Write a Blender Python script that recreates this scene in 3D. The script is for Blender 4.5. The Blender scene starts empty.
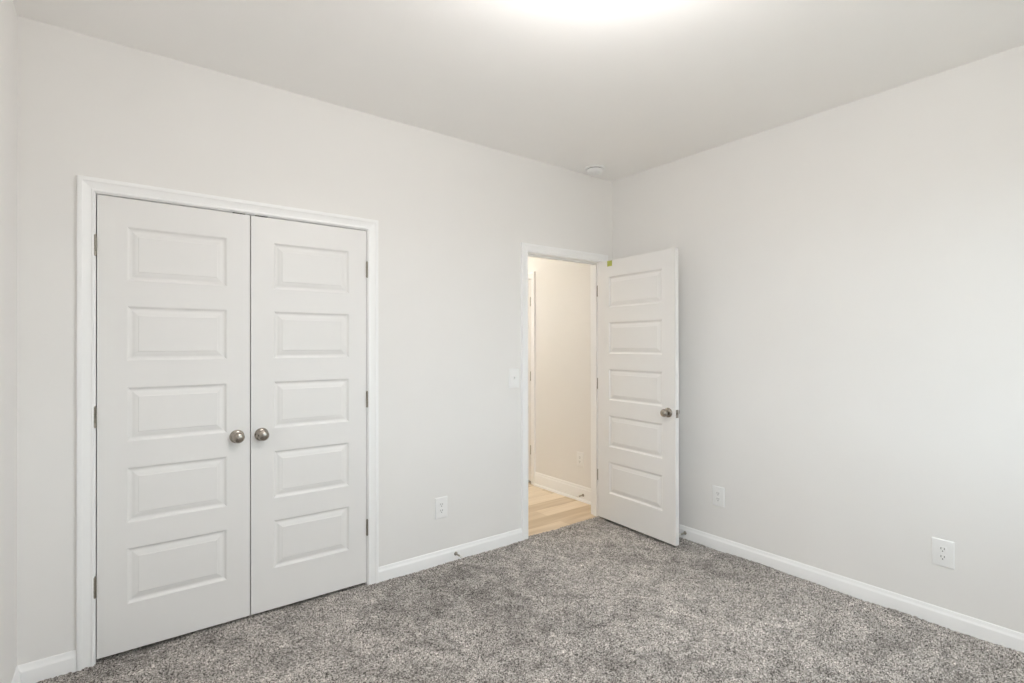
import bpy, bmesh, math, random
import numpy as np
from mathutils import Matrix, Vector

random.seed(4)
np.random.seed(4)
C = bpy.context.scene.collection
SC = bpy.context.scene
PI = math.pi

# ------------------------------------------------------------------ camera
F_PX, V0 = 517.95, 343.84
YAW, PITCH, ROLL = 0.92208, 0.0030023, -0.0015692
CAM = (-3.24397, -2.90199, 1.38695)


def cam_axis(x, y, z):
    c, s = math.cos(ROLL), math.sin(ROLL)
    x, y = c * x - s * y, s * x + c * y
    c, s = math.cos(PITCH), math.sin(PITCH)
    y, z = c * y + s * z, c * z - s * y
    return Vector((x * math.sin(YAW) + z * math.cos(YAW), -x * math.cos(YAW) + z * math.sin(YAW), y))


cd = bpy.data.cameras.new('camera')
co = bpy.data.objects.new('camera', cd)
C.objects.link(co)
r_, u_, f_ = cam_axis(1, 0, 0), cam_axis(0, 1, 0), cam_axis(0, 0, 1)
co.matrix_world = Matrix(((r_.x, u_.x, -f_.x, CAM[0]), (r_.y, u_.y, -f_.y, CAM[1]), (r_.z, u_.z, -f_.z, CAM[2]), (0, 0, 0, 1)))
cd.sensor_width = 36
cd.lens = F_PX / 1024 * 36
cd.shift_y = (V0 - 341.5) / 1024
cd.clip_start = 0.02
SC.camera = co

# ------------------------------------------------------------------ colour management, sky
SC.view_settings.view_transform = 'Standard'
SC.view_settings.look = 'None'
SC.view_settings.gamma = 1
SC.view_settings.use_curve_mapping = False
SC.view_settings.exposure = 0.17
SC.cycles.max_bounces = 16
SC.cycles.diffuse_bounces = 10
SC.cycles.glossy_bounces = 4
SC.cycles.sample_clamp_indirect = 8
SC.cycles.use_denoising = True

LAMP_STRENGTH = 92.0
LAMP_COLOUR = (1.0, 0.975, 0.96)
HALL_STRENGTH = 51.0
HALL_COLOUR = (1.0, 0.96, 0.86)
SKY_STRENGTH = 5.1

w = bpy.data.worlds.new('sky')
SC.world = w
w.use_nodes = True
wn = w.node_tree
bg = wn.nodes['Background']
wtc = wn.nodes.new('ShaderNodeTexCoord')
wsep = wn.nodes.new('ShaderNodeSeparateXYZ')
wn.links.new(wtc.outputs['Generated'], wsep.inputs[0])
wmr = wn.nodes.new('ShaderNodeMapRange')
wmr.inputs['From Min'].default_value = -1
wmr.inputs['From Max'].default_value = 1
wn.links.new(wsep.outputs['Z'], wmr.inputs['Value'])
wr_ = wn.nodes.new('ShaderNodeValToRGB')          # ground below the horizon, bright overcast sky above
wcr = wr_.color_ramp
wcr.elements[0].position = 0.48
wcr.elements[0].color = (0.23, 0.23, 0.21, 1)
wcr.elements[1].position = 0.52
wcr.elements[1].color = (0.80, 0.90, 1.0, 1)
wn.links.new(wmr.outputs['Result'], wr_.inputs['Fac'])
wn.links.new(wr_.outputs['Color'], bg.inputs[0])
bg.inputs[1].default_value = SKY_STRENGTH

# room dimensions (metres); origin = corner of back wall and right wall at the carpet
H = 2.7366
XL = -3.576          # left wall
YF = -3.32           # wall behind the camera
T = 0.115            # partition thickness
WIN = (-2.2, -0.5, 0.9, 2.3)   # window in the wall behind the camera: x0, x1, z0, z1
CLO = (-3.3255, -2.0995)           # closet opening between jamb faces
ENT = (-0.9010, -0.1370)           # entry opening between jamb faces
DB, DH = 0.019, 2.032              # door bottom, door height
JT = 2.0562                        # underside of the head jambs
REV = 0.004                        # casing reveal
HX, HY1 = 0.066, 3.4               # hall wall plane, hall end
HD = (1.142, 1.912)                # hall door opening (y)

# daylight coming in through the window: a portal that samples the sky
pl = bpy.data.lights.new('window_portal', 'AREA')
pl.shape = 'RECTANGLE'
pl.size, pl.size_y = WIN[1] - WIN[0], WIN[3] - WIN[2]
pl.cycles.is_portal = True
po = bpy.data.objects.new('window_portal', pl)
C.objects.link(po)
po.location = ((WIN[0] + WIN[1]) / 2, YF - 0.14, (WIN[2] + WIN[3]) / 2)
po.rotation_euler = (PI / 2, 0, 0)


# ------------------------------------------------------------------ materials
def mat(name, col, rough=0.5, metal=0.0, spec=0.5, bump=None, noise=None):
    m = bpy.data.materials.new(name)
    m.use_nodes = True
    nt = m.node_tree
    b = nt.nodes['Principled BSDF']
    b.inputs['Base Color'].default_value = (*col, 1)
    b.inputs['Roughness'].default_value = rough
    b.inputs['Metallic'].default_value = metal
    b.inputs['Specular IOR Level'].default_value = spec
    if bump or noise:
        tc = nt.nodes.new('ShaderNodeTexCoord')
    if noise:                                     # a faint unevenness of the coat
        sc, amt = noise
        n = nt.nodes.new('ShaderNodeTexNoise')
        n.inputs['Scale'].default_value = sc
        n.inputs['Detail'].default_value = 4
        nt.links.new(tc.outputs['Object'], n.inputs['Vector'])
        r = nt.nodes.new('ShaderNodeValToRGB')
        r.color_ramp.elements[0].position = 0.3
        r.color_ramp.elements[1].position = 0.7
        r.color_ramp.elements[0].color = (*[c * (1 - amt) for c in col], 1)
        r.color_ramp.elements[1].color = (*[min(1, c * (1 + amt)) for c in col], 1)
        nt.links.new(n.outputs['Fac'], r.inputs['Fac'])
        nt.links.new(r.outputs['Color'], b.inputs['Base Color'])
    if bump:
        sc, st, dist = bump
        n = nt.nodes.new('ShaderNodeTexNoise')
        n.inputs['Scale'].default_value = sc
        n.inputs['Detail'].default_value = 3
        nt.links.new(tc.outputs['Object'], n.inputs['Vector'])
        bp = nt.nodes.new('ShaderNodeBump')
        bp.inputs['Strength'].default_value = st
        bp.inputs['Distance'].default_value = dist
        nt.links.new(n.outputs['Fac'], bp.inputs['Height'])
        nt.links.new(bp.outputs['Normal'], b.inputs['Normal'])
    return m


M = {}
M['wall'] = mat('wall_paint', (0.85, 0.838, 0.822), 0.75, spec=0.25, bump=(420, 0.06, 0.002), noise=(3, 0.006))
M['ceiling'] = mat('ceiling_paint', (0.95, 0.938, 0.923), 0.9, spec=0.1, bump=(300, 0.08, 0.002), noise=(3, 0.006))
M['trim'] = mat('trim_enamel', (0.935, 0.935, 0.935), 0.38, spec=0.45, noise=(6, 0.004))
M['door'] = mat('door_enamel', (0.835, 0.825, 0.812), 0.42, spec=0.4, bump=(160, 0.03, 0.001), noise=(5, 0.004))
M['plastic'] = mat('white_plastic', (0.89, 0.89, 0.885), 0.35, noise=(20, 0.004))
M['slot'] = mat('dark_slot', (0.05, 0.05, 0.05), 0.7, noise=(40, 0.1))
M['nickel'] = mat('satin_nickel', (0.37, 0.335, 0.295), 0.27, metal=1.0, noise=(60, 0.04))
M['hinge'] = mat('hinge_nickel', (0.36, 0.335, 0.29), 0.34, metal=1.0, noise=(60, 0.05))
M['rubber'] = mat('white_rubber', (0.82, 0.81, 0.78), 0.6, noise=(60, 0.02))
M['sticker'] = mat('yellow_green_paper', (0.50, 0.53, 0.12), 0.6, noise=(120, 0.12))
M['dark'] = mat('dark_metal', (0.06, 0.055, 0.05), 0.5, metal=0.6, noise=(60, 0.1))
M['fitting'] = mat('white_fitting_enamel', (0.85, 0.85, 0.84), 0.4, noise=(20, 0.004))


def emitter(name, col, strength):
    m = bpy.data.materials.new(name)
    m.use_nodes = True
    nt = m.node_tree
    b = nt.nodes['Principled BSDF']
    b.inputs['Base Color'].default_value = (0.9, 0.9, 0.88, 1)
    b.inputs['Roughness'].default_value = 0.4
    b.inputs['Emission Color'].default_value = (*col, 1)
    b.inputs['Emission Strength'].default_value = strength
    return m


M['glow'] = emitter('lit_frosted_glass', LAMP_COLOUR, LAMP_STRENGTH)
M['hall_glow'] = emitter('lit_warm_frosted_glass', HALL_COLOUR, HALL_STRENGTH)


def glass_mat():
    m = bpy.data.materials.new('window_glass')
    m.use_nodes = True
    nt = m.node_tree
    nt.nodes.clear()
    o = nt.nodes.new('ShaderNodeOutputMaterial')
    mx = nt.nodes.new('ShaderNodeMixShader')
    t = nt.nodes.new('ShaderNodeBsdfTransparent')
    t.inputs[0].default_value = (0.93, 0.96, 0.95, 1)
    g = nt.nodes.new('ShaderNodeBsdfGlossy')
    g.inputs['Roughness'].default_value = 0.02
    mx.inputs[0].default_value = 0.06
    nt.links.new(t.outputs[0], mx.inputs[1])
    nt.links.new(g.outputs[0], mx.inputs[2])
    nt.links.new(mx.outputs[0], o.inputs[0])
    return m


M['glass'] = glass_mat()


def carpet_mat():
    m = bpy.data.materials.new('carpet_yarn')
    m.use_nodes = True
    nt = m.node_tree
    N, L = nt.nodes, nt.links
    b = N['Principled BSDF']
    b.inputs['Roughness'].default_value = 0.95
    b.inputs['Specular IOR Level'].default_value = 0.05
    tc = N.new('ShaderNodeTexCoord')
    # flecked yarn: each tuft its own tone
    v = N.new('ShaderNodeTexVoronoi')
    v.inputs['Scale'].default_value = 250
    v.inputs['Randomness'].default_value = 1
    L.new(tc.outputs['Object'], v.inputs['Vector'])
    sep = N.new('ShaderNodeSeparateColor')
    L.new(v.outputs['Color'], sep.inputs[0])
    r = N.new('ShaderNodeValToRGB')
    cr = r.color_ramp
    cr.elements[0].position = 0.0
    cr.elements[0].color = (0.045, 0.040, 0.036, 1)
    cr.elements[1].position = 1.0
    cr.elements[1].color = (0.88, 0.835, 0.795, 1)
    for p, c in ((0.14, (0.10, 0.089, 0.081)), (0.36, (0.34, 0.314, 0.292)), (0.8, (0.56, 0.523, 0.492))):
        e = cr.elements.new(p)
        e.color = (*c, 1)
    L.new(sep.outputs[0], r.inputs['Fac'])
    # brushed patches of the nap, plus broad light and shade painted into the colour
    n = N.new('ShaderNodeTexNoise')
    n.inputs['Scale'].default_value = 7.5
    n.inputs['Detail'].default_value = 6
    n.inputs['Roughness'].default_value = 0.66
    n.inputs['Distortion'].default_value = 0.9
    L.new(tc.outputs['Object'], n.inputs['Vector'])
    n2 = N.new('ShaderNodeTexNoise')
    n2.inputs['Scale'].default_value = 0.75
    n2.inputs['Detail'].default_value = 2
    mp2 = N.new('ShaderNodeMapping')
    mp2.inputs['Location'].default_value = (0.0, 0.0, 2.37)  # offset picked so the broad tone paints the floor's light and dark areas
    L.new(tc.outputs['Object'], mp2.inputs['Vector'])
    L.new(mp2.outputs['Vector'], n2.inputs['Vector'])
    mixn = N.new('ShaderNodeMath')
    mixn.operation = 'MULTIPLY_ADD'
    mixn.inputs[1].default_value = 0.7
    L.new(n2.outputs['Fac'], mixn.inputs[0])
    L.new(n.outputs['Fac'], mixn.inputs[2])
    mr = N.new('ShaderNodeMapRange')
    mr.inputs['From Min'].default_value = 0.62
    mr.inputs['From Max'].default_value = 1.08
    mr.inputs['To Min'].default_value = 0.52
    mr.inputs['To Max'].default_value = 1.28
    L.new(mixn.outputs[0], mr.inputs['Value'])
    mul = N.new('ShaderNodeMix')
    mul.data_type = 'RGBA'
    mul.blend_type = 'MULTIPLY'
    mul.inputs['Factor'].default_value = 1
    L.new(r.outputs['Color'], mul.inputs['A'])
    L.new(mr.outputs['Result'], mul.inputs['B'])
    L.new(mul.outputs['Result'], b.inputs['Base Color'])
    return m


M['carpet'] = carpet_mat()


def plank_mat():
    m = bpy.data.materials.new('light_oak_planks')
    m.use_nodes = True
    nt = m.node_tree
    N, L = nt.nodes, nt.links
    b = N['Principled BSDF']
    b.inputs['Roughness'].default_value = 0.42
    b.inputs['Specular IOR Level'].default_value = 0.35
    tc = N.new('ShaderNodeTexCoord')
    br = N.new('ShaderNodeTexBrick')
    br.offset = 0.37
    br.inputs['Scale'].default_value = 1
    br.inputs['Brick Width'].default_value = 1.22
    br.inputs['Row Height'].default_value = 0.152
    br.inputs['Mortar Size'].default_value = 0.0012
    br.inputs['Color1'].default_value = (0.0, 0.0, 0.0, 1)
    br.inputs['Color2'].default_value = (1.0, 1.0, 1.0, 1)
    br.inputs['Mortar'].default_value = (0.35, 0.35, 0.35, 1)
    L.new(tc.outputs['Object'], br.inputs['Vector'])
    mp = N.new('ShaderNodeMapping')
    mp.inputs['Scale'].default_value = (1.3, 15, 1)
    L.new(tc.outputs['Object'], mp.inputs['Vector'])
    n = N.new('ShaderNodeTexNoise')
    n.inputs['Scale'].default_value = 1.2
    n.inputs['Detail'].default_value = 6
    n.inputs['Distortion'].default_value = 0.4
    L.new(mp.outputs['Vector'], n.inputs['Vector'])
    add = N.new('ShaderNodeMix')
    add.data_type = 'RGBA'
    add.inputs['Factor'].default_value = 0.62
    L.new(br.outputs['Color'], add.inputs['A'])
    L.new(n.outputs['Color'], add.inputs['B'])
    r = N.new('ShaderNodeValToRGB')
    cr = r.color_ramp
    cr.elements[0].position = 0.25
    cr.elements[0].color = (0.50, 0.36, 0.215, 1)
    cr.elements[1].position = 0.72
    cr.elements[1].color = (0.90, 0.77, 0.60, 1)
    bw = N.new('ShaderNodeRGBToBW')
    L.new(add.outputs['Result'], bw.inputs[0])
    L.new(bw.outputs[0], r.inputs['Fac'])
    L.new(r.outputs['Color'], b.inputs['Base Color'])
    return m


M['plank'] = plank_mat()


# ------------------------------------------------------------------ helpers
def obj(name, bm, m, parent=None, smooth=None, loc=None):
    me = bpy.data.meshes.new(name)
    bmesh.ops.recalc_face_normals(bm, faces=bm.faces[:])
    bm.to_mesh(me)
    bm.free()
    me.materials.append(M[m] if isinstance(m, str) else m)
    o = bpy.data.objects.new(name, me)
    C.objects.link(o)
    if parent is not None:
        o.parent = parent
    if loc:
        o.location = loc
    if smooth is not None:
        me.shade_smooth() if hasattr(me, 'shade_smooth') else None
        try:
            me.set_sharp_from_angle(angle=math.radians(smooth))
        except Exception:
            pass
    return o


def tag(o, label=None, cat=None, group=None, kind=None):
    if label:
        o['label'] = label
    if cat:
        o['category'] = cat
    if group:
        o['group'] = group
    if kind:
        o['kind'] = kind
    return o


def empty(name, loc=(0, 0, 0), rz=0.0, size=0.1):
    o = bpy.data.objects.new(name, None)
    C.objects.link(o)
    o.empty_display_size = size
    o.location = loc
    o.rotation_euler = (0, 0, rz)
    return o


def box(bm, a, b, bevel=0.0):
    x0, y0, z0 = a
    x1, y1, z1 = b
    vs = [bm.verts.new(p) for p in ((x0, y0, z0), (x1, y0, z0), (x1, y1, z0), (x0, y1, z0),
                                    (x0, y0, z1), (x1, y0, z1), (x1, y1, z1), (x0, y1, z1))]
    fs = [bm.faces.new([vs[i] for i in f]) for f in ((0, 3, 2, 1), (4, 5, 6, 7), (0, 1, 5, 4), (1, 2, 6, 5), (2, 3, 7, 6), (3, 0, 4, 7))]
    if bevel:
        es = list({e for f in fs for e in f.edges})
        bmesh.ops.bevel(bm, geom=es, offset=bevel, segments=2, affect='EDGES', profile=0.6)
    return bm


def prism(bm, poly, to3, d0, d1):
    """poly of (u, v) pushed from d0 to d1; to3(u, v, d) gives the point"""
    a = [bm.verts.new(to3(u, v, d0)) for u, v in poly]
    b = [bm.verts.new(to3(u, v, d1)) for u, v in poly]
    bm.faces.new(a)
    bm.faces.new(b[::-1])
    n = len(poly)
    for i in range(n):
        j = (i + 1) % n
        bm.faces.new((a[i], b[i], b[j], a[j]))
    return bm


def sweep(bm, ends0, ends1):
    """two matching closed outlines joined into a solid"""
    a = [bm.verts.new(p) for p in ends0]
    b = [bm.verts.new(p) for p in ends1]
    bm.faces.new(a)
    bm.faces.new(b[::-1])
    n = len(a)
    for i in range(n):
        j = (i + 1) % n
        bm.faces.new((a[i], b[i], b[j], a[j]))
    return bm


def lathe(bm, prof, to3, seg=32):
    """prof of (radius, along); to3(a, b, along) with a, b across the axis"""
    rings = []
    for r, h in prof:
        if r < 1e-6:
            rings.append([bm.verts.new(to3(0, 0, h))])
        else:
            rings.append([bm.verts.new(to3(r * math.cos(2 * PI * k / seg), r * math.sin(2 * PI * k / seg), h)) for k in range(seg)])
    for p, q in zip(rings, rings[1:]):
        for k in range(seg):
            l = (k + 1) % seg
            if len(p) == 1 and len(q) == 1:
                continue
            if len(p) == 1:
                bm.faces.new((p[0], q[k], q[l]))
            elif len(q) == 1:
                bm.faces.new((p[k], p[l], q[0]))
            else:
                bm.faces.new((p[k], p[l], q[l], q[k]))
    for r in (rings[0], rings[-1]):
        if len(r) > 2:
            bm.faces.new(r)
    return bm


NB = bmesh.new

# ------------------------------------------------------------------ the shell
ZB = -0.03            # walls start a little under the carpet
ZT = H + 0.15

# back wall with the closet opening and the entry opening, one outline pushed through its thickness
pts = [(XL - 0.12, ZB), (CLO[0] - 0.018, ZB), (CLO[0] - 0.018, JT + 0.018), (CLO[1] + 0.018, JT + 0.018), (CLO[1] + 0.018, ZB),
       (ENT[0] - 0.018, ZB), (ENT[0] - 0.018, JT + 0.018), (ENT[1] + 0.018, JT + 0.018), (ENT[1] + 0.018, ZB), (HX, ZB), (HX, ZT), (XL - 0.12, ZT)]
bm = prism(NB(), pts, lambda u, v, d: (u, d, v), 0.0, T)
tag(obj('wall_back', bm, 'wall'), 'pale grey wall holding the closet doors and the entry opening', 'wall', kind='structure')

bm = box(NB(), (XL - 0.12, YF - 0.12, ZB), (XL, 0.0, ZT))
tag(obj('wall_left', bm, 'wall'), 'pale grey wall seen as a narrow strip beside the closet wall', 'wall', kind='structure')

bm = box(NB(), (0.0, YF - 0.12, ZB), (0.12, 0.0, ZT))
tag(obj('wall_right', bm, 'wall'), 'wide pale grey blank wall behind the open door with two outlets', 'wall', kind='structure')

# wall behind the camera, with the window
bm = NB()
x0, x1, z0, z1 = WIN
for a, b in (((XL - 0.12, ZB), (x0, ZT)), ((x1, ZB), (0.12, ZT)), ((x0, ZB), (x1, z0)), ((x0, z1), (x1, ZT))):
    box(bm, (a[0], YF - 0.12, a[1]), (b[0], YF, b[1]))
tag(obj('wall_front', bm, 'wall'), 'pale grey wall facing the closet with the window in it', 'wall', kind='structure')

bm = box(NB(), (XL - 0.12, YF - 0.12, H), (0.12, T, ZT + 0.02))
tag(obj('ceiling', bm, 'ceiling'), 'smooth off-white ceiling with a round light and a smoke detector', 'ceiling', kind='structure')


# carpet: a fine grid of tufts
def carpet():
    step = 0.0058
    xs = np.arange(XL, 0.0 + step, step)
    ys = np.arange(YF, 0.024, step)
    nx, ny = len(xs), len(ys)
    X, Y = np.meshgrid(xs, ys)
    jx = np.random.uniform(-0.35, 0.35, X.shape) * step
    jy = np.random.uniform(-0.35, 0.35, X.shape) * step
    Z = np.random.uniform(-0.0045, 0.0035, X.shape)
    # slow waves of trodden pile
    for _ in range(40):
        kx, ky = np.random.normal(0, 9, 2)
        Z += 0.0005 * np.sin(kx * X + ky * Y + np.random.uniform(0, 6.28))
    co_ = np.stack([X + jx, Y + jy, Z], -1).reshape(-1, 3)
    i = np.arange((ny - 1) * (nx - 1))
    rr, cc = i // (nx - 1), i % (nx - 1)
    a = rr * nx + cc
    quads = np.stack([a, a + 1, a + nx + 1, a + nx], -1)
    me = bpy.data.meshes.new('floor')
    me.vertices.add(len(co_))
    me.vertices.foreach_set('co', co_.ravel())
    me.loops.add(quads.size)
    me.loops.foreach_set('vertex_index', quads.ravel())
    me.polygons.add(len(quads))
    me.polygons.foreach_set('loop_start', np.arange(0, quads.size, 4))
    me.polygons.foreach_set('loop_total', np.full(len(quads), 4))
    me.update()
    me.validate()
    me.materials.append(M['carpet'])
    o = bpy.data.objects.new('floor', me)
    C.objects.link(o)
    return tag(o, 'flecked grey brown cut-pile carpet covering the bedroom floor', 'carpet', kind='structure')


carpet()

# closet interior (dark behind the closed doors)
bm = NB()
box(bm, (XL - 0.12, 0.75, ZB), (-1.62, 0.80, ZT))
box(bm, (-1.67, T, ZB), (-1.62, 0.75, ZT))
box(bm, (XL - 0.12, T, ZB), (XL - 0.07, 0.75, ZT))
box(bm, (XL - 0.12, T, 2.5), (-1.62, 0.80, 2.55))
tag(obj('wall_closet', bm, 'wall'), 'inner walls of the closet behind the closed double doors', 'wall', kind='structure')
bm = box(NB(), (XL - 0.07, 0.024, -0.03), (-1.62, 0.75, -0.004))
tag(obj('floor_closet', bm, 'carpet'), 'carpet inside the closet behind the closed double doors', 'carpet', kind='structure')

# hall beyond the entry
bm = box(NB(), (-1.25, 0.0, -0.06), (HX + 0.02, HY1, -0.008))
tag(obj('floor_hall', bm, 'plank'), 'light oak plank floor seen through the entry opening', 'floor', kind='structure')
pts = [(T, ZB), (HD[0] - 0.018, ZB), (HD[0] - 0.018, JT + 0.018), (HD[1] + 0.018, JT + 0.018), (HD[1] + 0.018, ZB), (HY1, ZB), (HY1, ZT), (T, ZT)]
bm = prism(NB(), pts, lambda u, v, d: (d, u, v), HX, HX + T)
tag(obj('wall_hall_right', bm, 'wall'), 'hall wall glowing warm cream beyond the entry opening', 'wall', kind='structure')
bm = box(NB(), (-1.37, T, ZB), (-1.25, HY1 + 0.1, ZT))
tag(obj('wall_hall_left', bm, 'wall'), 'hall wall hidden behind the closet side of the entry', 'wall', kind='structure')
bm = box(NB(), (-1.25, HY1, ZB), (HX + T, HY1 + 0.1, ZT))
tag(obj('wall_hall_back', bm, 'wall'), 'far end wall of the hall out of sight', 'wall', kind='structure')
bm = NB()  # closed box added behind the hall door to block outside light
box(bm, (HX + T + 0.50, HD[0] - 0.3, ZB), (HX + T + 0.55, HD[1] + 0.3, ZT))
box(bm, (HX + T, HD[0] - 0.3, ZB), (HX + T + 0.50, HD[0] - 0.25, ZT))
box(bm, (HX + T, HD[1] + 0.25, ZB), (HX + T + 0.50, HD[1] + 0.3, ZT))
box(bm, (HX + T, HD[0] - 0.25, 2.5), (HX + T + 0.50, HD[1] + 0.25, 2.55))
box(bm, (HX + 0.02, HD[0] - 0.25, -0.06), (HX + T + 0.50, HD[1] + 0.25, -0.008))
tag(obj('wall_hall_blocker', bm, 'wall'), 'unseen box added to keep the space behind the hall door dark', 'wall', kind='structure')
bm = box(NB(), (-1.37, T, H), (HX + T, HY1 + 0.1, ZT))
tag(obj('ceiling_hall', bm, 'ceiling'), 'hall ceiling above the warm light beyond the entry', 'ceiling', kind='structure')

# ------------------------------------------------------------------ baseboards
BASE = [(0, -0.012), (0.0140, -0.012), (0.0140, 0.0585), (0.0132, 0.0615), (0.0110, 0.0650), (0.0085, 0.0700), (0.0068, 0.0760), (0.0056, 0.0815), (0.0040, 0.0850), (0.0018, 0.0862), (0, 0.0862)]
HBASE = [(0, -0.02), (0.026, -0.02), (0.026, 0.000), (0.0245, 0.006), (0.020, 0.011), (0.0135, 0.0135), (0.0135, 0.098), (0.0125, 0.101), (0.009, 0.104), (0.009, 0.112), (0.0075, 0.118), (0.004, 0.124), (0, 0.126)]


def baseboard(name, prof, f0, f1, label):
    bm = sweep(NB(), [f0(t, z) for t, z in prof], [f1(t, z) for t, z in prof])
    return tag(obj(name, bm, 'trim', smooth=28), label, 'baseboard', kind='structure')


CW = 0.060
cl_o = (CLO[0] - REV - CW, CLO[1] + REV + CW)          # closet casing outer edges
en_o = (ENT[0] - REV - CW, ENT[1] + REV + CW)
baseboard('baseboard_back', BASE, lambda t, z: (XL + t, -t, z), lambda t, z: (cl_o[0], -t, z), 'short white baseboard between the left wall and the closet casing')
baseboard('baseboard_back', BASE, lambda t, z: (cl_o[1], -t, z), lambda t, z: (en_o[0], -t, z), 'white baseboard running from the closet casing to the entry casing')
baseboard('baseboard_back', BASE, lambda t, z: (en_o[1], -t, z), lambda t, z: (-t, -t, z), 'stub of white baseboard in the corner behind the open door')
baseboard('baseboard_right', BASE, lambda t, z: (-t, -t, z), lambda t, z: (-t, YF + t, z), 'long white baseboard under the blank wall with two outlets')
baseboard('baseboard_left', BASE, lambda t, z: (XL + t, -t, z), lambda t, z: (XL + t, YF + t, z), 'white baseboard along the wall beside the closet casing')
baseboard('baseboard_front', BASE, lambda t, z: (XL + t, YF + t, z), lambda t, z: (-t, YF + t, z), 'white baseboard under the window wall')
hc0 = HD[0] - REV - CW
hc1 = HD[1] + REV + CW
baseboard('baseboard_hall', HBASE, lambda t, z: (HX - t, T, z), lambda t, z: (HX - t, hc0, z), 'tall cream-lit hall baseboard with quarter round at the plank floor')
baseboard('baseboard_hall', HBASE, lambda t, z: (HX - t, hc1, z), lambda t, z: (HX - t, HY1, z), 'tall hall baseboard past the hall door')

# ------------------------------------------------------------------ casings and jambs
CASE = [(0, 0), (0, 0.0085), (0.0018, 0.0105), (0.0045, 0.0115), (0.0085, 0.0115), (0.0105, 0.0100), (0.0120, 0.0088), (0.0180, 0.0092), (0.0280, 0.0108),
        (0.0360, 0.0130), (0.0400, 0.0142), (0.0415, 0.0162), (0.0440, 0.0176), (0.0520, 0.0178), (0.0575, 0.0172), (0.0595, 0.0150), (0.060, 0.0120), (0.060, 0)]


def door_frame(name, lo, hi, to3, label, both=True, zbot=-0.012, deep=T, stop_at=0.046, strike=False):
    """casing on the room side, jambs and stops; to3(u, d, z): u along the wall, d into the wall (negative = proud of it)"""
    root = tag(empty(name, to3((lo + hi) / 2, 0, 0)), label, 'door casing', kind='structure')
    inv = Vector(root.location)

    def P(u, d, z):
        return Vector(to3(u, d, z)) - inv
    zi = JT + REV
    sides = [(-1, 0)] + ([(1, deep)] if both else [])
    for sgn, base in sides:
        D = lambda t: base + sgn * t
        bm = sweep(NB(), [P(lo - REV - o, D(t), zbot) for o, t in CASE], [P(lo - REV - o, D(t), zi + o) for o, t in CASE])
        obj('side_casing', bm, 'trim', root, smooth=30)
        bm = sweep(NB(), [P(hi + REV + o, D(t), zbot) for o, t in CASE], [P(hi + REV + o, D(t), zi + o) for o, t in CASE])
        obj('side_casing', bm, 'trim', root, smooth=30)
        bm = sweep(NB(), [P(lo - REV - o, D(t), zi + o) for o, t in CASE], [P(hi + REV + o, D(t), zi + o) for o, t in CASE])
        obj('head_casing', bm, 'trim', root, smooth=30)

    def pbox(a, b):
        bm = NB()
        box(bm, (0, 0, 0), (1, 1, 1))
        for v in bm.verts:
            c = v.co
            v.co = P(a[0] + (b[0] - a[0]) * c.x, a[1] + (b[1] - a[1]) * c.y, a[2] + (b[2] - a[2]) * c.z)
        return bm
    obj('side_jamb', pbox((lo - 0.018, 0, zbot), (lo, deep, JT)), 'trim', root)
    obj('side_jamb', pbox((hi, 0, zbot), (hi + 0.018, deep, JT)), 'trim', root)
    obj('head_jamb', pbox((lo - 0.018, 0, JT), (hi + 0.018, deep, JT + 0.018)), 'trim', root)
    if stop_at:
        obj('door_stop_strip', pbox((lo, stop_at, zbot), (lo + 0.011, stop_at + 0.034, JT)), 'trim', root)
        obj('door_stop_strip', pbox((hi - 0.011, stop_at, zbot), (hi, stop_at + 0.034, JT)), 'trim', root)
        obj('door_stop_strip', pbox((lo + 0.011, stop_at, JT - 0.011), (hi - 0.011, stop_at + 0.034, JT)), 'trim', root)
    if strike:
        bm = pbox((lo - 0.0005, -0.0035, 0.895), (lo + 0.0012, 0.030, 0.955))
        for hz in (0.317, 1.058, 1.809):
            lf = obj('hinge_leaf', pbox((hi - 0.0022, 0.001, hz + DB - 0.0445), (hi + 0.001, 0.0450, hz + DB + 0.0445)), 'hinge', root)
            lf['label'] = 'satin metal hinge leaf let into the jamb'
        obj('strike_plate', bm, 'hinge', root)['label'] = 'satin metal strike plate'
    return root


back3 = lambda u, d, z: (u, d, z)
door_frame('trim_1', CLO[0], CLO[1], back3, 'white moulded casing framing the closet double doors', both=False, stop_at=None)
door_frame('trim_2', ENT[0], ENT[1], back3, 'white moulded casing framing the open entry to the hall', strike=True)
door_frame('trim_3', HD[0], HD[1], lambda u, d, z: (HX + d, u, z), 'cream-lit casing of the hall door glimpsed inside the opening', both=False)

# ------------------------------------------------------------------ doors
PZ = [(0.208, 0.458), (0.572, 0.820), (0.937, 1.182), (1.301, 1.548), (1.662, 1.905)]   # panels above the door's lower edge
MOULD = [(0, 0), (0.0025, 0.0008), (0.0060, 0.0040), (0.0090, 0.0072), (0.0125, 0.0088), (0.0170, 0.0092), (0.0200, 0.0088), (0.0300, 0.0056), (0.0385, 0.0036), (0.0408, 0.0034), (0.0425, 0.0016), (0.0445, 0.0012)]
TH = 0.035


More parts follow.
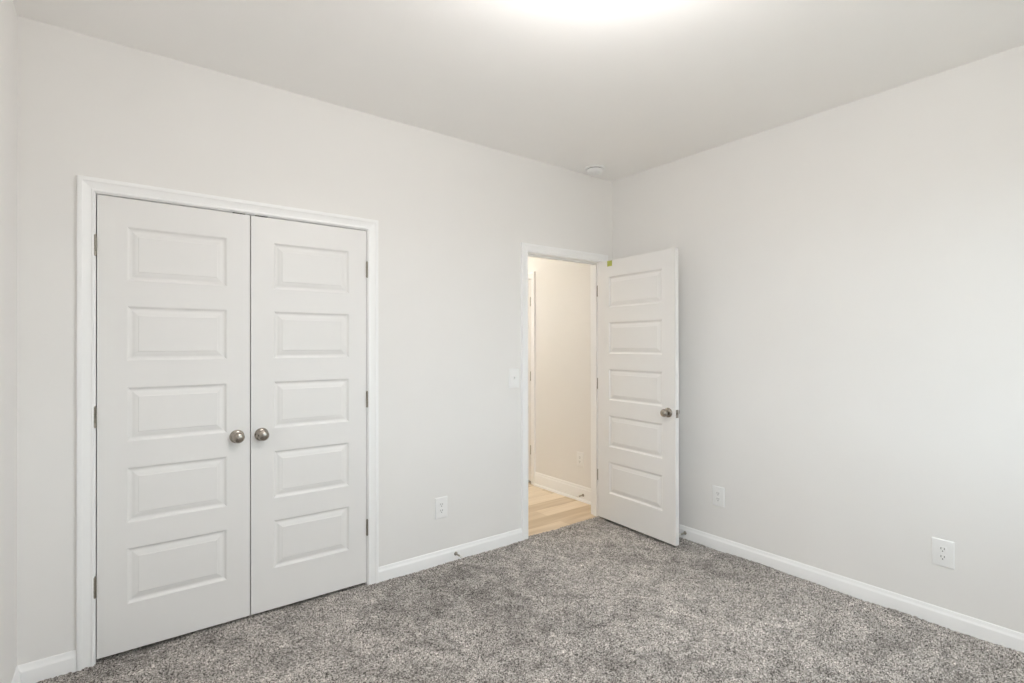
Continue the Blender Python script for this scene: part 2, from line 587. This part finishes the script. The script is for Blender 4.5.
def slab_mesh(wd, s0, s1):
    """stiles and rails: x from 0 to wd, y from 0 (face) to TH, z from 0 to DH, with the five panel openings cut through"""
    xs = [0, s0, wd - s1, wd]
    zs = [0] + [z for p in PZ for z in p] + [DH]
    bm = NB()
    vt = {}

    def V(i, j, k):
        if (i, j, k) not in vt:
            vt[(i, j, k)] = bm.verts.new((xs[i], k * TH, zs[j]))
        return vt[(i, j, k)]
    hole = lambda i, j: i == 1 and j % 2 == 1
    ok = lambda i, j: 0 <= i < 3 and 0 <= j < len(zs) - 1 and not hole(i, j)
    for i in range(3):
        for j in range(len(zs) - 1):
            if not ok(i, j):
                continue
            for k in (0, 1):
                bm.faces.new((V(i, j, k), V(i + 1, j, k), V(i + 1, j + 1, k), V(i, j + 1, k)))
            for (di, dj, a, b) in ((-1, 0, (i, j), (i, j + 1)), (1, 0, (i + 1, j), (i + 1, j + 1)), (0, -1, (i, j), (i + 1, j)), (0, 1, (i, j + 1), (i + 1, j + 1))):
                if not ok(i + di, j + dj):
                    bm.faces.new((V(*a, 0), V(*b, 0), V(*b, 1), V(*a, 1)))
    return bm


def panel_mesh(x0, x1, z0, z1):
    bm = NB()
    rings = []
    for side in (0, 1):
        rs = []
        for inset, dep in MOULD:
            y = dep if side == 0 else TH - dep
            rs.append([bm.verts.new(p) for p in ((x0 + inset, y, z0 + inset), (x1 - inset, y, z0 + inset), (x1 - inset, y, z1 - inset), (x0 + inset, y, z1 - inset))])
        for p, q in zip(rs, rs[1:]):
            for k in range(4):
                l = (k + 1) % 4
                bm.faces.new((p[k], p[l], q[l], q[k]))
        bm.faces.new(rs[-1])
        rings.append(rs[0])
    for k in range(4):
        l = (k + 1) % 4
        bm.faces.new((rings[0][k], rings[0][l], rings[1][l], rings[1][k]))
    return bm


def hinge_mesh(x, y, z, leaves):
    bm = NB()
    hh = 0.0445
    prof = [(0, -hh - 0.004), (0.0035, -hh - 0.003), (0.0045, -hh), (0.0062, -hh)]
    for k in range(5):                      # five knuckles
        a = -hh + k * 2 * hh / 5
        b = a + 2 * hh / 5
        prof += [(0.0062, a + 0.0006), (0.0062, b - 0.0006), (0.0056, b - 0.0002)]
    prof += [(0.0045, hh), (0.0035, hh + 0.003), (0, hh + 0.004)]
    lathe(bm, prof, lambda a, b, h: (x + a, y + b, z + h), 14)
    for a, b in leaves:
        box(bm, (a[0], a[1], z - hh), (b[0], b[1], z + hh))
    return bm


def knob(root, x, z, side=-1):
    """round knob on the face; side -1 = towards -y of the door's own frame, +1 = the other face"""
    y0 = 0.0 if side < 0 else TH
    to3 = lambda a, b, h: (x + a, y0 + side * h, z + b)
    prof = [(0, 0.014), (0.0115, 0.014), (0.0115, 0.024), (0.014, 0.028), (0.021, 0.0315), (0.0255, 0.0360), (0.0276, 0.0415), (0.0274, 0.0475), (0.0250, 0.0540), (0.021, 0.0590), (0.0135, 0.0620), (0.006, 0.0632), (0, 0.0635)]
    k = obj('knob', lathe(NB(), prof, to3, 40), 'nickel', root, smooth=50)
    k['label'] = 'round satin nickel knob'
    prof = [(0, 0), (0.0335, 0), (0.0335, 0.003), (0.0315, 0.0065), (0.026, 0.0095), (0.017, 0.013), (0.012, 0.0155), (0, 0.0155)]
    obj('rosette', lathe(NB(), prof, to3, 40), 'nickel', k, smooth=50)
    return k


HZ = [0.321 - 0.019 + 0.015, 1.058, 1.809]


def door(name, loc, rz, wd, s0, s1, label, hinge_x, mirror=False):
    root = tag(empty(name, loc, rz), label, 'door', kind='structure')
    obj('slab', slab_mesh(wd, s0, s1), 'door', root)
    for z0, z1 in PZ:
        obj('panel', panel_mesh(s0, wd - s1, z0, z1), 'door', root)
    return root


CLW = (CLO[1] - CLO[0] - 0.012) / 2
# closet doors; face (y = 0 of the door) is flush with the wall
d1 = door('door_1', (CLO[0] + 0.0035, 0.0, DB), 0, CLW, 0.105, 0.103, 'white five-panel closet leaf hinged beside the narrow wall strip', 0)
for hz in HZ:
    obj('hinge', hinge_mesh(-0.0065, -0.0060, hz, [((-0.0028, -0.001, 0), (-0.0015, 0.03, 0))]), 'hinge', d1, smooth=40)['label'] = 'satin nickel butt hinge'
knob(d1, -2.7745 - (CLO[0] + 0.003), 0.933 - DB)
obj('ball_catch', box(NB(), (CLW - 0.078, -0.0006, DH - 0.001), (CLW - 0.020, 0.026, DH + 0.0048)), 'dark', d1)['label'] = 'dark metal ball catch'
d2x = CLO[0] + 0.0035 + CLW + 0.005
d2 = door('door_2', (d2x, 0.0, DB), 0, CLW, 0.107, 0.101, 'white five-panel closet leaf on the entry side of the pair', 0)
for hz in HZ:
    obj('hinge', hinge_mesh(CLW + 0.0020, -0.0060, hz, [((CLW + 0.0008, -0.001, 0), (CLW + 0.0020, 0.03, 0))]), 'hinge', d2, smooth=40)['label'] = 'satin nickel butt hinge'
knob(d2, -2.6610 - d2x, 0.932 - DB)
obj('ball_catch', box(NB(), (0.020, -0.0006, DH - 0.001), (0.078, 0.026, DH + 0.0048)), 'dark', d2)['label'] = 'dark metal ball catch'

# open entry door. Own frame: hinge pin at the origin, face seen from the camera towards -y of the slab frame, tip along +x.
EW = 0.759
PIN = (ENT[1] - 0.0030, -0.006, DB)
OPEN = math.radians(3.3)             # this much short of a right angle
# closed door lies along -x of the pin; opened, its tip direction is (-sin, -cos) of the small angle
tipdir = math.atan2(-math.cos(OPEN), -math.sin(OPEN))
d3 = tag(empty('door_3', PIN, tipdir), 'white five-panel door standing open into the room by the plank hall', 'door', kind='structure')
sl = [('slab', slab_mesh(EW, 0.122, 0.112))] + [('panel', panel_mesh(0.122, EW - 0.112, a, b)) for a, b in PZ]
# slab frame: x along the tip direction, seen face on the -y side (towards the camera)
for n, bmx in sl:
    for v in bmx.verts:
        v.co.y -= 0.006 + TH
    obj(n, bmx, 'door', d3)
for hz in HZ:
    h = obj('hinge', hinge_mesh(0, 0, hz, [((-0.0018, -0.041, 0), (-0.0002, -0.004, 0))]), 'hinge', d3, smooth=40)
    h['label'] = 'satin nickel butt hinge'
for sd in (-1, 1):
    k = knob(d3, EW - 0.060, 0.915 - DB + 0.006, sd)
    for o in [k] + list(k.children):
        for v in o.data.vertices:
            v.co.y -= 0.006 + TH
bm = box(NB(), (EW - 0.0006, -0.006 - TH / 2 - 0.0125, 0.898 - 0.028), (EW + 0.0012, -0.006 - TH / 2 + 0.0125, 0.898 + 0.028), 0.0004)
lp = obj('latch_plate', bm, 'hinge', d3)
lp['label'] = 'satin metal latch plate'
bm = prism(NB(), [(0, -0.009), (0.011, -0.009), (0.003, 0.009), (0, 0.009)], lambda u, v, d: (EW + 0.001 + u, -0.006 - TH / 2 + v, d), 0.898 - 0.008, 0.898 + 0.008)
obj('latch_bolt', bm, 'nickel', lp)
bm = box(NB(), (0.108, -0.006 - TH - 0.0006, DH - 0.046), (0.160, -0.006 - TH + 0.0001, DH - 0.003))
obj('sticker', bm, 'sticker', d3)['label'] = 'small yellow-green paper sticker'

# hall door, glimpsed: its frame is turned to lie in the hall wall
HW = HD[1] - HD[0] - 0.006
d4 = tag(empty('door_4', (HX, HD[0] + 0.003, DB), PI / 2), 'white hall door glimpsed edge-on past the entry casing', 'door', kind='structure')
for n, bmx in [('slab', slab_mesh(HW, 0.115, 0.115))] + [('panel', panel_mesh(0.115, HW - 0.115, a, b)) for a, b in PZ]:
    for v in bmx.verts:
        v.co.y *= -1
    obj(n, bmx, 'door', d4)
for hz in HZ:
    obj('hinge', hinge_mesh(-0.002, 0.006, hz, [((-0.0028, -0.03, 0), (-0.0015, 0.001, 0))]), 'hinge', d4, smooth=40)['label'] = 'satin nickel butt hinge'


# ------------------------------------------------------------------ outlets and the switch
def face_map(face):
    """local a across the wall, b up, h out of the wall"""
    if face == 'back':
        return lambda a, b, h: (a, -h, b)
    return lambda a, b, h: (-h, -a, b)          # right wall or hall wall, seen from inside


def plate_mesh(to3, wd, ht, th, edge=0.007):
    prof = [(0.0, 0.0), (0.0, th * 0.35), (0.0015, th * 0.62), (edge * 0.6, th * 0.92), (edge, th)]
    bm = NB()
    rs = [[bm.verts.new(to3(sx * (wd / 2 - i), sz * (ht / 2 - i), h)) for sx, sz in ((-1, -1), (1, -1), (1, 1), (-1, 1))] for i, h in prof]
    for p, q in zip(rs, rs[1:]):
        for k in range(4):
            l = (k + 1) % 4
            bm.faces.new((p[k], p[l], q[l], q[k]))
    bm.faces.new(rs[0])
    bm.faces.new(rs[-1])
    return bm


def rounded(wd, ht, n=8):
    """outlet face outline: round sides, flat top and bottom"""
    out = []
    r = wd / 2
    for s in (1, -1):
        for k in range(n + 1):
            t = -0.95 + 1.9 * k / n
            x, z = s * r * math.cos(t), s * r * math.sin(t)
            z = max(-ht / 2, min(ht / 2, z))
            out.append((x, z))
    return out


def outlet(loc, face, label):
    to3 = face_map(face)
    root = tag(empty('wall_outlet', loc, 0, 0.05), label, 'outlet', 'duplex wall outlets')
    th = 0.0062
    obj('cover_plate', plate_mesh(to3, 0.089, 0.134, th), 'plastic', root, smooth=20)
    for cz in (0.0195, -0.0195):
        poly = [(x, z + cz) for x, z in rounded(0.034, 0.0285)]
        rc = obj('receptacle', prism(NB(), poly, to3, th - 0.002, th + 0.0016), 'plastic', root)
        for ax, hh in ((-0.0065, 0.0055), (0.0065, 0.0045)):
            b = NB()
            prism(b, [(ax - 0.0012, cz + 0.004 - hh), (ax + 0.0012, cz + 0.004 - hh), (ax + 0.0012, cz + 0.004 + hh), (ax - 0.0012, cz + 0.004 + hh)], to3, th + 0.001, th + 0.0019)
            obj('slot', b, 'slot', rc)['label'] = 'dark vertical slot'
        b = prism(NB(), [(0.0027 * math.cos(t), cz - 0.0085 + 0.0027 * math.sin(t)) for t in [k * PI / 6 for k in range(12)]], to3, th + 0.001, th + 0.0019)
        obj('ground_hole', b, 'slot', rc)['label'] = 'dark round ground hole'
    obj('screw', lathe(NB(), [(0, th - 0.001), (0.0032, th - 0.001), (0.0030, th + 0.0008), (0, th + 0.0012)], to3, 14), 'plastic', root)
    return root


outlet((-1.612, 0, 0.356), 'back', 'white duplex outlet on the wall between the closet and the entry')
outlet((0, -0.943, 0.360), 'right', 'white duplex outlet near the open door on the blank wall')
outlet((0, -2.146, 0.358), 'right', 'white duplex outlet far along the blank wall from the open door')
outlet((HX, 0.447, 0.358), 'hall', 'cream-lit outlet on the hall wall through the opening')

to3 = face_map('back')
sw = tag(empty('light_switch', (-1.028, 0, 1.156), 0, 0.05), 'white toggle light switch beside the entry casing', 'light switch')
obj('cover_plate', plate_mesh(to3, 0.089, 0.134, 0.0062), 'plastic', sw, smooth=20)
tg = obj('toggle', prism(NB(), [(0.0052, -0.012), (0.0075, -0.011), (0.0185, 0.008), (0.0165, 0.0125), (0.0065, 0.010), (0.0052, 0.012)], lambda u, v, d: (d, -u, v), -0.0042, 0.0042), 'plastic', sw)
obj('toggle_collar', prism(NB(), [(-0.0055, -0.0125), (0.0055, -0.0125), (0.0055, 0.0125), (-0.0055, 0.0125)], to3, 0.0055, 0.0072), 'plastic', sw)
for z in (0.030, -0.030):
    obj('screw', lathe(NB(), [(0, 0.005), (0.0032, 0.005), (0.0030, 0.0070), (0, 0.0074)], lambda a, b, h: (a, -h, b + z), 14), 'plastic', sw)


# ------------------------------------------------------------------ door stops on the baseboards
def door_stop(loc, face, label):
    to3 = face_map(face)
    root = tag(empty('door_stop', loc, 0, 0.03), label, 'door stop', 'baseboard door stops')
    obj('mounting_flange', lathe(NB(), [(0, 0), (0.0125, 0), (0.0120, 0.003), (0.0075, 0.0075), (0.0055, 0.009), (0, 0.009)], to3, 24), 'hinge', root, smooth=40)
    prof = [(0, 0.008)]
    n = 22
    for k in range(n):                                   # coil turns
        a = 0.008 + 0.052 * k / n
        prof += [(0.0042, a), (0.0054, a + 0.052 / n * 0.5)]
    prof += [(0.0042, 0.060), (0, 0.060)]
    obj('spring_rod', lathe(NB(), prof, to3, 16), 'hinge', root, smooth=40)
    obj('rubber_tip', lathe(NB(), [(0, 0.058), (0.0070, 0.058), (0.0078, 0.062), (0.0078, 0.070), (0.0060, 0.074), (0, 0.0745)], to3, 18), 'rubber', root, smooth=40)['label'] = 'white rubber tip'
    return root


door_stop((-1.512, -0.0138, 0.044), 'back', 'metal door stop on the baseboard between the closet and entry')
door_stop((-0.0138, -0.690, 0.042), 'right', 'white-tipped door stop on the baseboard behind the open door')
door_stop((HX - 0.0133, 0.400, 0.050), 'hall', 'metal door stop on the hall baseboard beyond the opening')


# ------------------------------------------------------------------ ceiling: lights and the smoke detector
def ceiling_light(loc, glow, label):
    root = tag(empty('ceiling_light', loc, 0, 0.1), label, 'ceiling light')
    down = lambda a, b, h: (a, b, -h)
    obj('canopy', lathe(NB(), [(0, 0), (0.068, 0), (0.070, 0.005), (0.068, 0.014), (0.050, 0.022), (0.020, 0.028), (0.014, 0.034), (0.014, 0.176), (0.030, 0.182), (0.052, 0.190), (0.058, 0.204), (0.054, 0.216), (0, 0.216)], down, 48), 'fitting', root, smooth=40)
    prof = [(0, 0.210)]
    for k in range(1, 24):                                # a flattened globe under the neck
        t = k / 24 * PI
        prof.append((0.118 * math.sin(t), 0.270 - 0.060 * math.cos(t)))
    prof.append((0, 0.330))
    obj('glass_globe', lathe(NB(), prof, down, 48), glow, root, smooth=40)['label'] = 'lit frosted glass globe'
    return root


ceiling_light((-2.094, -1.920, H), 'glow', 'glowing round ceiling light cut off by the top of the picture')
ceiling_light((-0.62, 1.80, H), 'hall_glow', 'warm ceiling light in the hall, out of sight')

sd = tag(empty('smoke_detector', (-0.362, -0.148, H), 0, 0.05), 'round white smoke detector on the ceiling above the entry', 'smoke detector')
down = lambda a, b, h: (a, b, -h)
obj('base_plate', lathe(NB(), [(0, 0), (0.073, 0), (0.074, 0.004), (0.072, 0.012), (0, 0.012)], down, 48), 'plastic', sd, smooth=40)
obj('vent_band', lathe(NB(), [(0, 0.011), (0.057, 0.011), (0.055, 0.0165), (0, 0.0165)], down, 48), 'slot', sd, smooth=40)['label'] = 'dark vent gap'
obj('cover', lathe(NB(), [(0, 0.016), (0.060, 0.016), (0.0605, 0.019), (0.057, 0.030), (0.050, 0.038), (0.038, 0.0425), (0.020, 0.044), (0, 0.0445)], down, 48), 'plastic', sd, smooth=40)
b = NB()
for k in range(12):                                      # sounder slots round the cover
    t = k * PI / 6
    m4 = Matrix.Rotation(t, 4, 'Z')
    v0 = len(b.verts)
    box(b, (0.028, -0.0018, -0.0447), (0.040, 0.0018, -0.0405))
    b.verts.ensure_lookup_table()
    for v in b.verts[v0:]:
        v.co = m4 @ v.co
obj('sounder_slots', b, 'plastic', sd)
obj('test_button', lathe(NB(), [(0, 0.043), (0.009, 0.043), (0.0085, 0.0465), (0, 0.047)], down, 24), 'plastic', sd, smooth=40)

# ------------------------------------------------------------------ window behind the camera
x0, x1, z0, z1 = WIN
wr = tag(empty('window_1', ((x0 + x1) / 2, YF, z0)), 'white sash window in the wall opposite the closet', 'window', kind='structure')
ox, oz = (x0 + x1) / 2, z0


def wbox(bm, a, b):
    return box(bm, (a[0] - ox, a[1], a[2] - oz), (b[0] - ox, b[1], b[2] - oz))


bm = NB()
for a, b in (((x0, z0), (x0 + 0.05, z1)), ((x1 - 0.05, z0), (x1, z1)), ((x0 + 0.05, z0), (x1 - 0.05, z0 + 0.05)), ((x0 + 0.05, z1 - 0.05), (x1 - 0.05, z1)), ((x0 + 0.05, (z0 + z1) / 2 - 0.025), (x1 - 0.05, (z0 + z1) / 2 + 0.025))):
    wbox(bm, (a[0], -0.10, a[1]), (b[0], -0.05, b[1]))
obj('window_frame', bm, 'trim', wr)
for za, zb in ((z0 + 0.05, (z0 + z1) / 2 - 0.025), ((z0 + z1) / 2 + 0.025, z1 - 0.05)):
    obj('window_pane', wbox(NB(), (x0 + 0.05, -0.078, za), (x1 - 0.05, -0.072, zb)), 'glass', wr)
obj('window_sill', wbox(NB(), (x0 - 0.06, -0.05, z0 - 0.025), (x1 + 0.06, 0.04, z0)), 'trim', wr)
